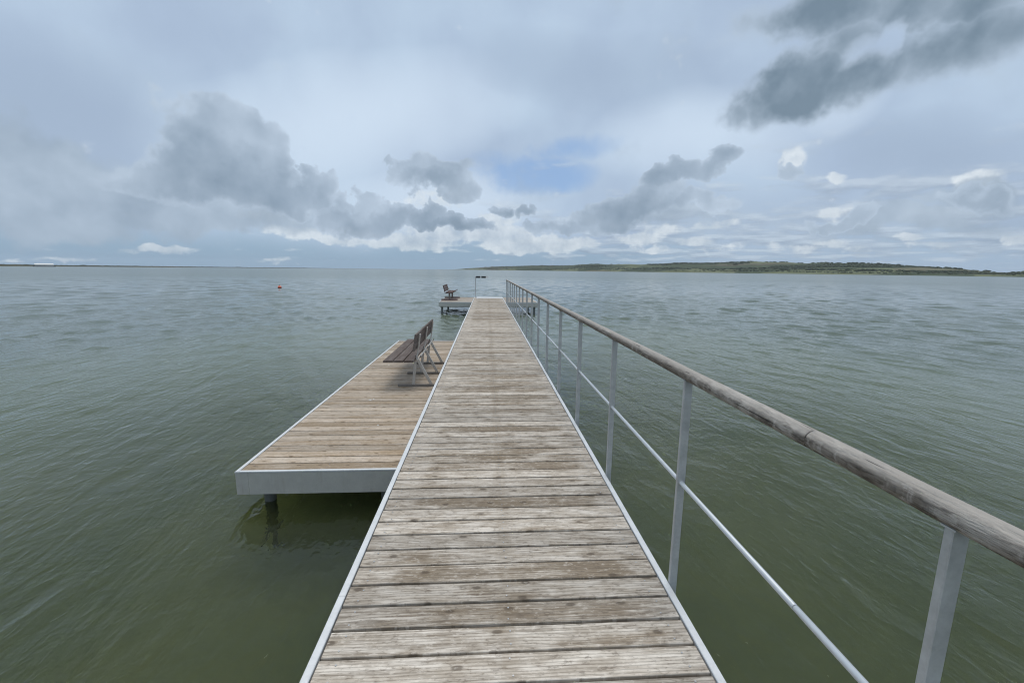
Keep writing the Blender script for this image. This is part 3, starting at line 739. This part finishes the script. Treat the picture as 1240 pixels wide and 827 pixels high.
bG = T.m('MINIMUM', T.m('MULTIPLY', blobs(G, Vw), 1.5), 1.0)
nmix = T.m('SUBTRACT', T.m('ADD', T.m('MULTIPLY', ncl, .66), T.m('MULTIPLY', nfin, .34)), .5)
fg = T.m('MULTIPLY_ADD', nmix, 1.25, bG)
ag = T.ss(fg, .22, .56)
thick = T.ss(fg, .25, 1.15)
dk = blobs([(295, 222, 100, 40, 0, 1), (230, 200, 70, 40, 0, .7), (60, 215, 150, 40, 0, .45), (140, 265, 200, 20, 0, .4), (450, 262, 80, 17, -2, .95), (390, 232, 36, 20, 0, .6), (525, 221, 52, 16, 0, .9), (545, 274, 74, 10, -2, .9), (614, 249, 18, 8, 0, .8), (765, 255, 74, 24, 0, .85), (830, 217, 70, 16, 10, .75), (1120, 282, 160, 14, 0, .5), (1190, 246, 70, 12, 0, .5)], Vw)
gk = T.m('ADD', T.m('SUBTRACT', T.m('MULTIPLY_ADD', thick, -.34, .84), T.m('MULTIPLY', dk, .36)), T.m('MULTIPLY_ADD', relief, 1.25, T.m('MULTIPLY', T.m('SUBTRACT', nbig, .5), .6)), clamp=True)
cg = T.mix(gk, SC(.225, .305, .40), SC(.53, .635, .765))
c = T.mix(T.m('MULTIPLY', ag, .92), c, cg)
# 5 the big soft dark cloud, upper right
K = [(925, 127, 66, 40, 25, 1.1), (970, 105, 105, 52, 20, 1.6), (1050, 92, 130, 44, 22, 1.35), (1020, 52, 100, 40, 24, 1.0), (1150, 62, 140, 48, 14, 1.0), (995, 14, 140, 40, 12, 1.2), (1120, 0, 190, 44, 6, 1.1), (1200, 38, 130, 54, 8, 1.0), (890, 143, 34, 22, 30, 1.0)]
Vk = T.v('ADD', V, T.v('ADD', T.v('MULTIPLY', wA, (5, 4, 0)), T.v('MULTIPLY', wB, (4.0, 4.0, 0))))
fk = T.m('MULTIPLY_ADD', nmix, 1.1, T.m('MINIMUM', blobs(K, Vk), 1.3))
fk = T.m('SUBTRACT', fk, T.m('MULTIPLY', blobs([(1085, 48, 36, 34, 20, 1), (1050, 60, 44, 20, 30, .6)], Vk), .65))
ak = T.ss(fk, .0, .95)
ck = T.mix(T.m('ADD', T.m('SUBTRACT', 1.0, T.ss(fk, .15, 1.4)), T.m('MULTIPLY', relief, 1.6), clamp=True), SC(.165, .235, .305), SC(.44, .535, .65))
c = T.mix(T.m('MULTIPLY', ak, .92), c, ck)
T.put(bg.inputs['Color'], c)
w.cycles.sampling_method = 'MANUAL'; w.cycles.sample_map_resolution = 512

sun = bpy.data.lights.new('sun', 'SUN'); sun.energy = 1.1; sun.angle = R(25); sun.color = (1.0, .965, .92)
so = bpy.data.objects.new('sun', sun); COL.objects.link(so)
sd = Vector((math.sin(R(SUN_AZ)) * math.cos(R(SUN_EL)), math.cos(R(SUN_AZ)) * math.cos(R(SUN_EL)), math.sin(R(SUN_EL))))
so.rotation_euler = (-sd).to_track_quat('-Z', 'Y').to_euler(); so.location = sd * 30

S.view_settings.view_transform = 'Standard'; S.view_settings.look = 'None'
S.view_settings.exposure = 0.0; S.view_settings.gamma = 1.0; S.view_settings.use_curve_mapping = False
S.render.engine = 'CYCLES'
S.cycles.max_bounces = 6; S.cycles.caustics_reflective = False; S.cycles.caustics_refractive = True; S.cycles.transmission_bounces = 4; S.cycles.diffuse_bounces = 3; S.cycles.glossy_bounces = 3
S.cycles.use_denoising = True
S.cycles.filter_width = 1.1
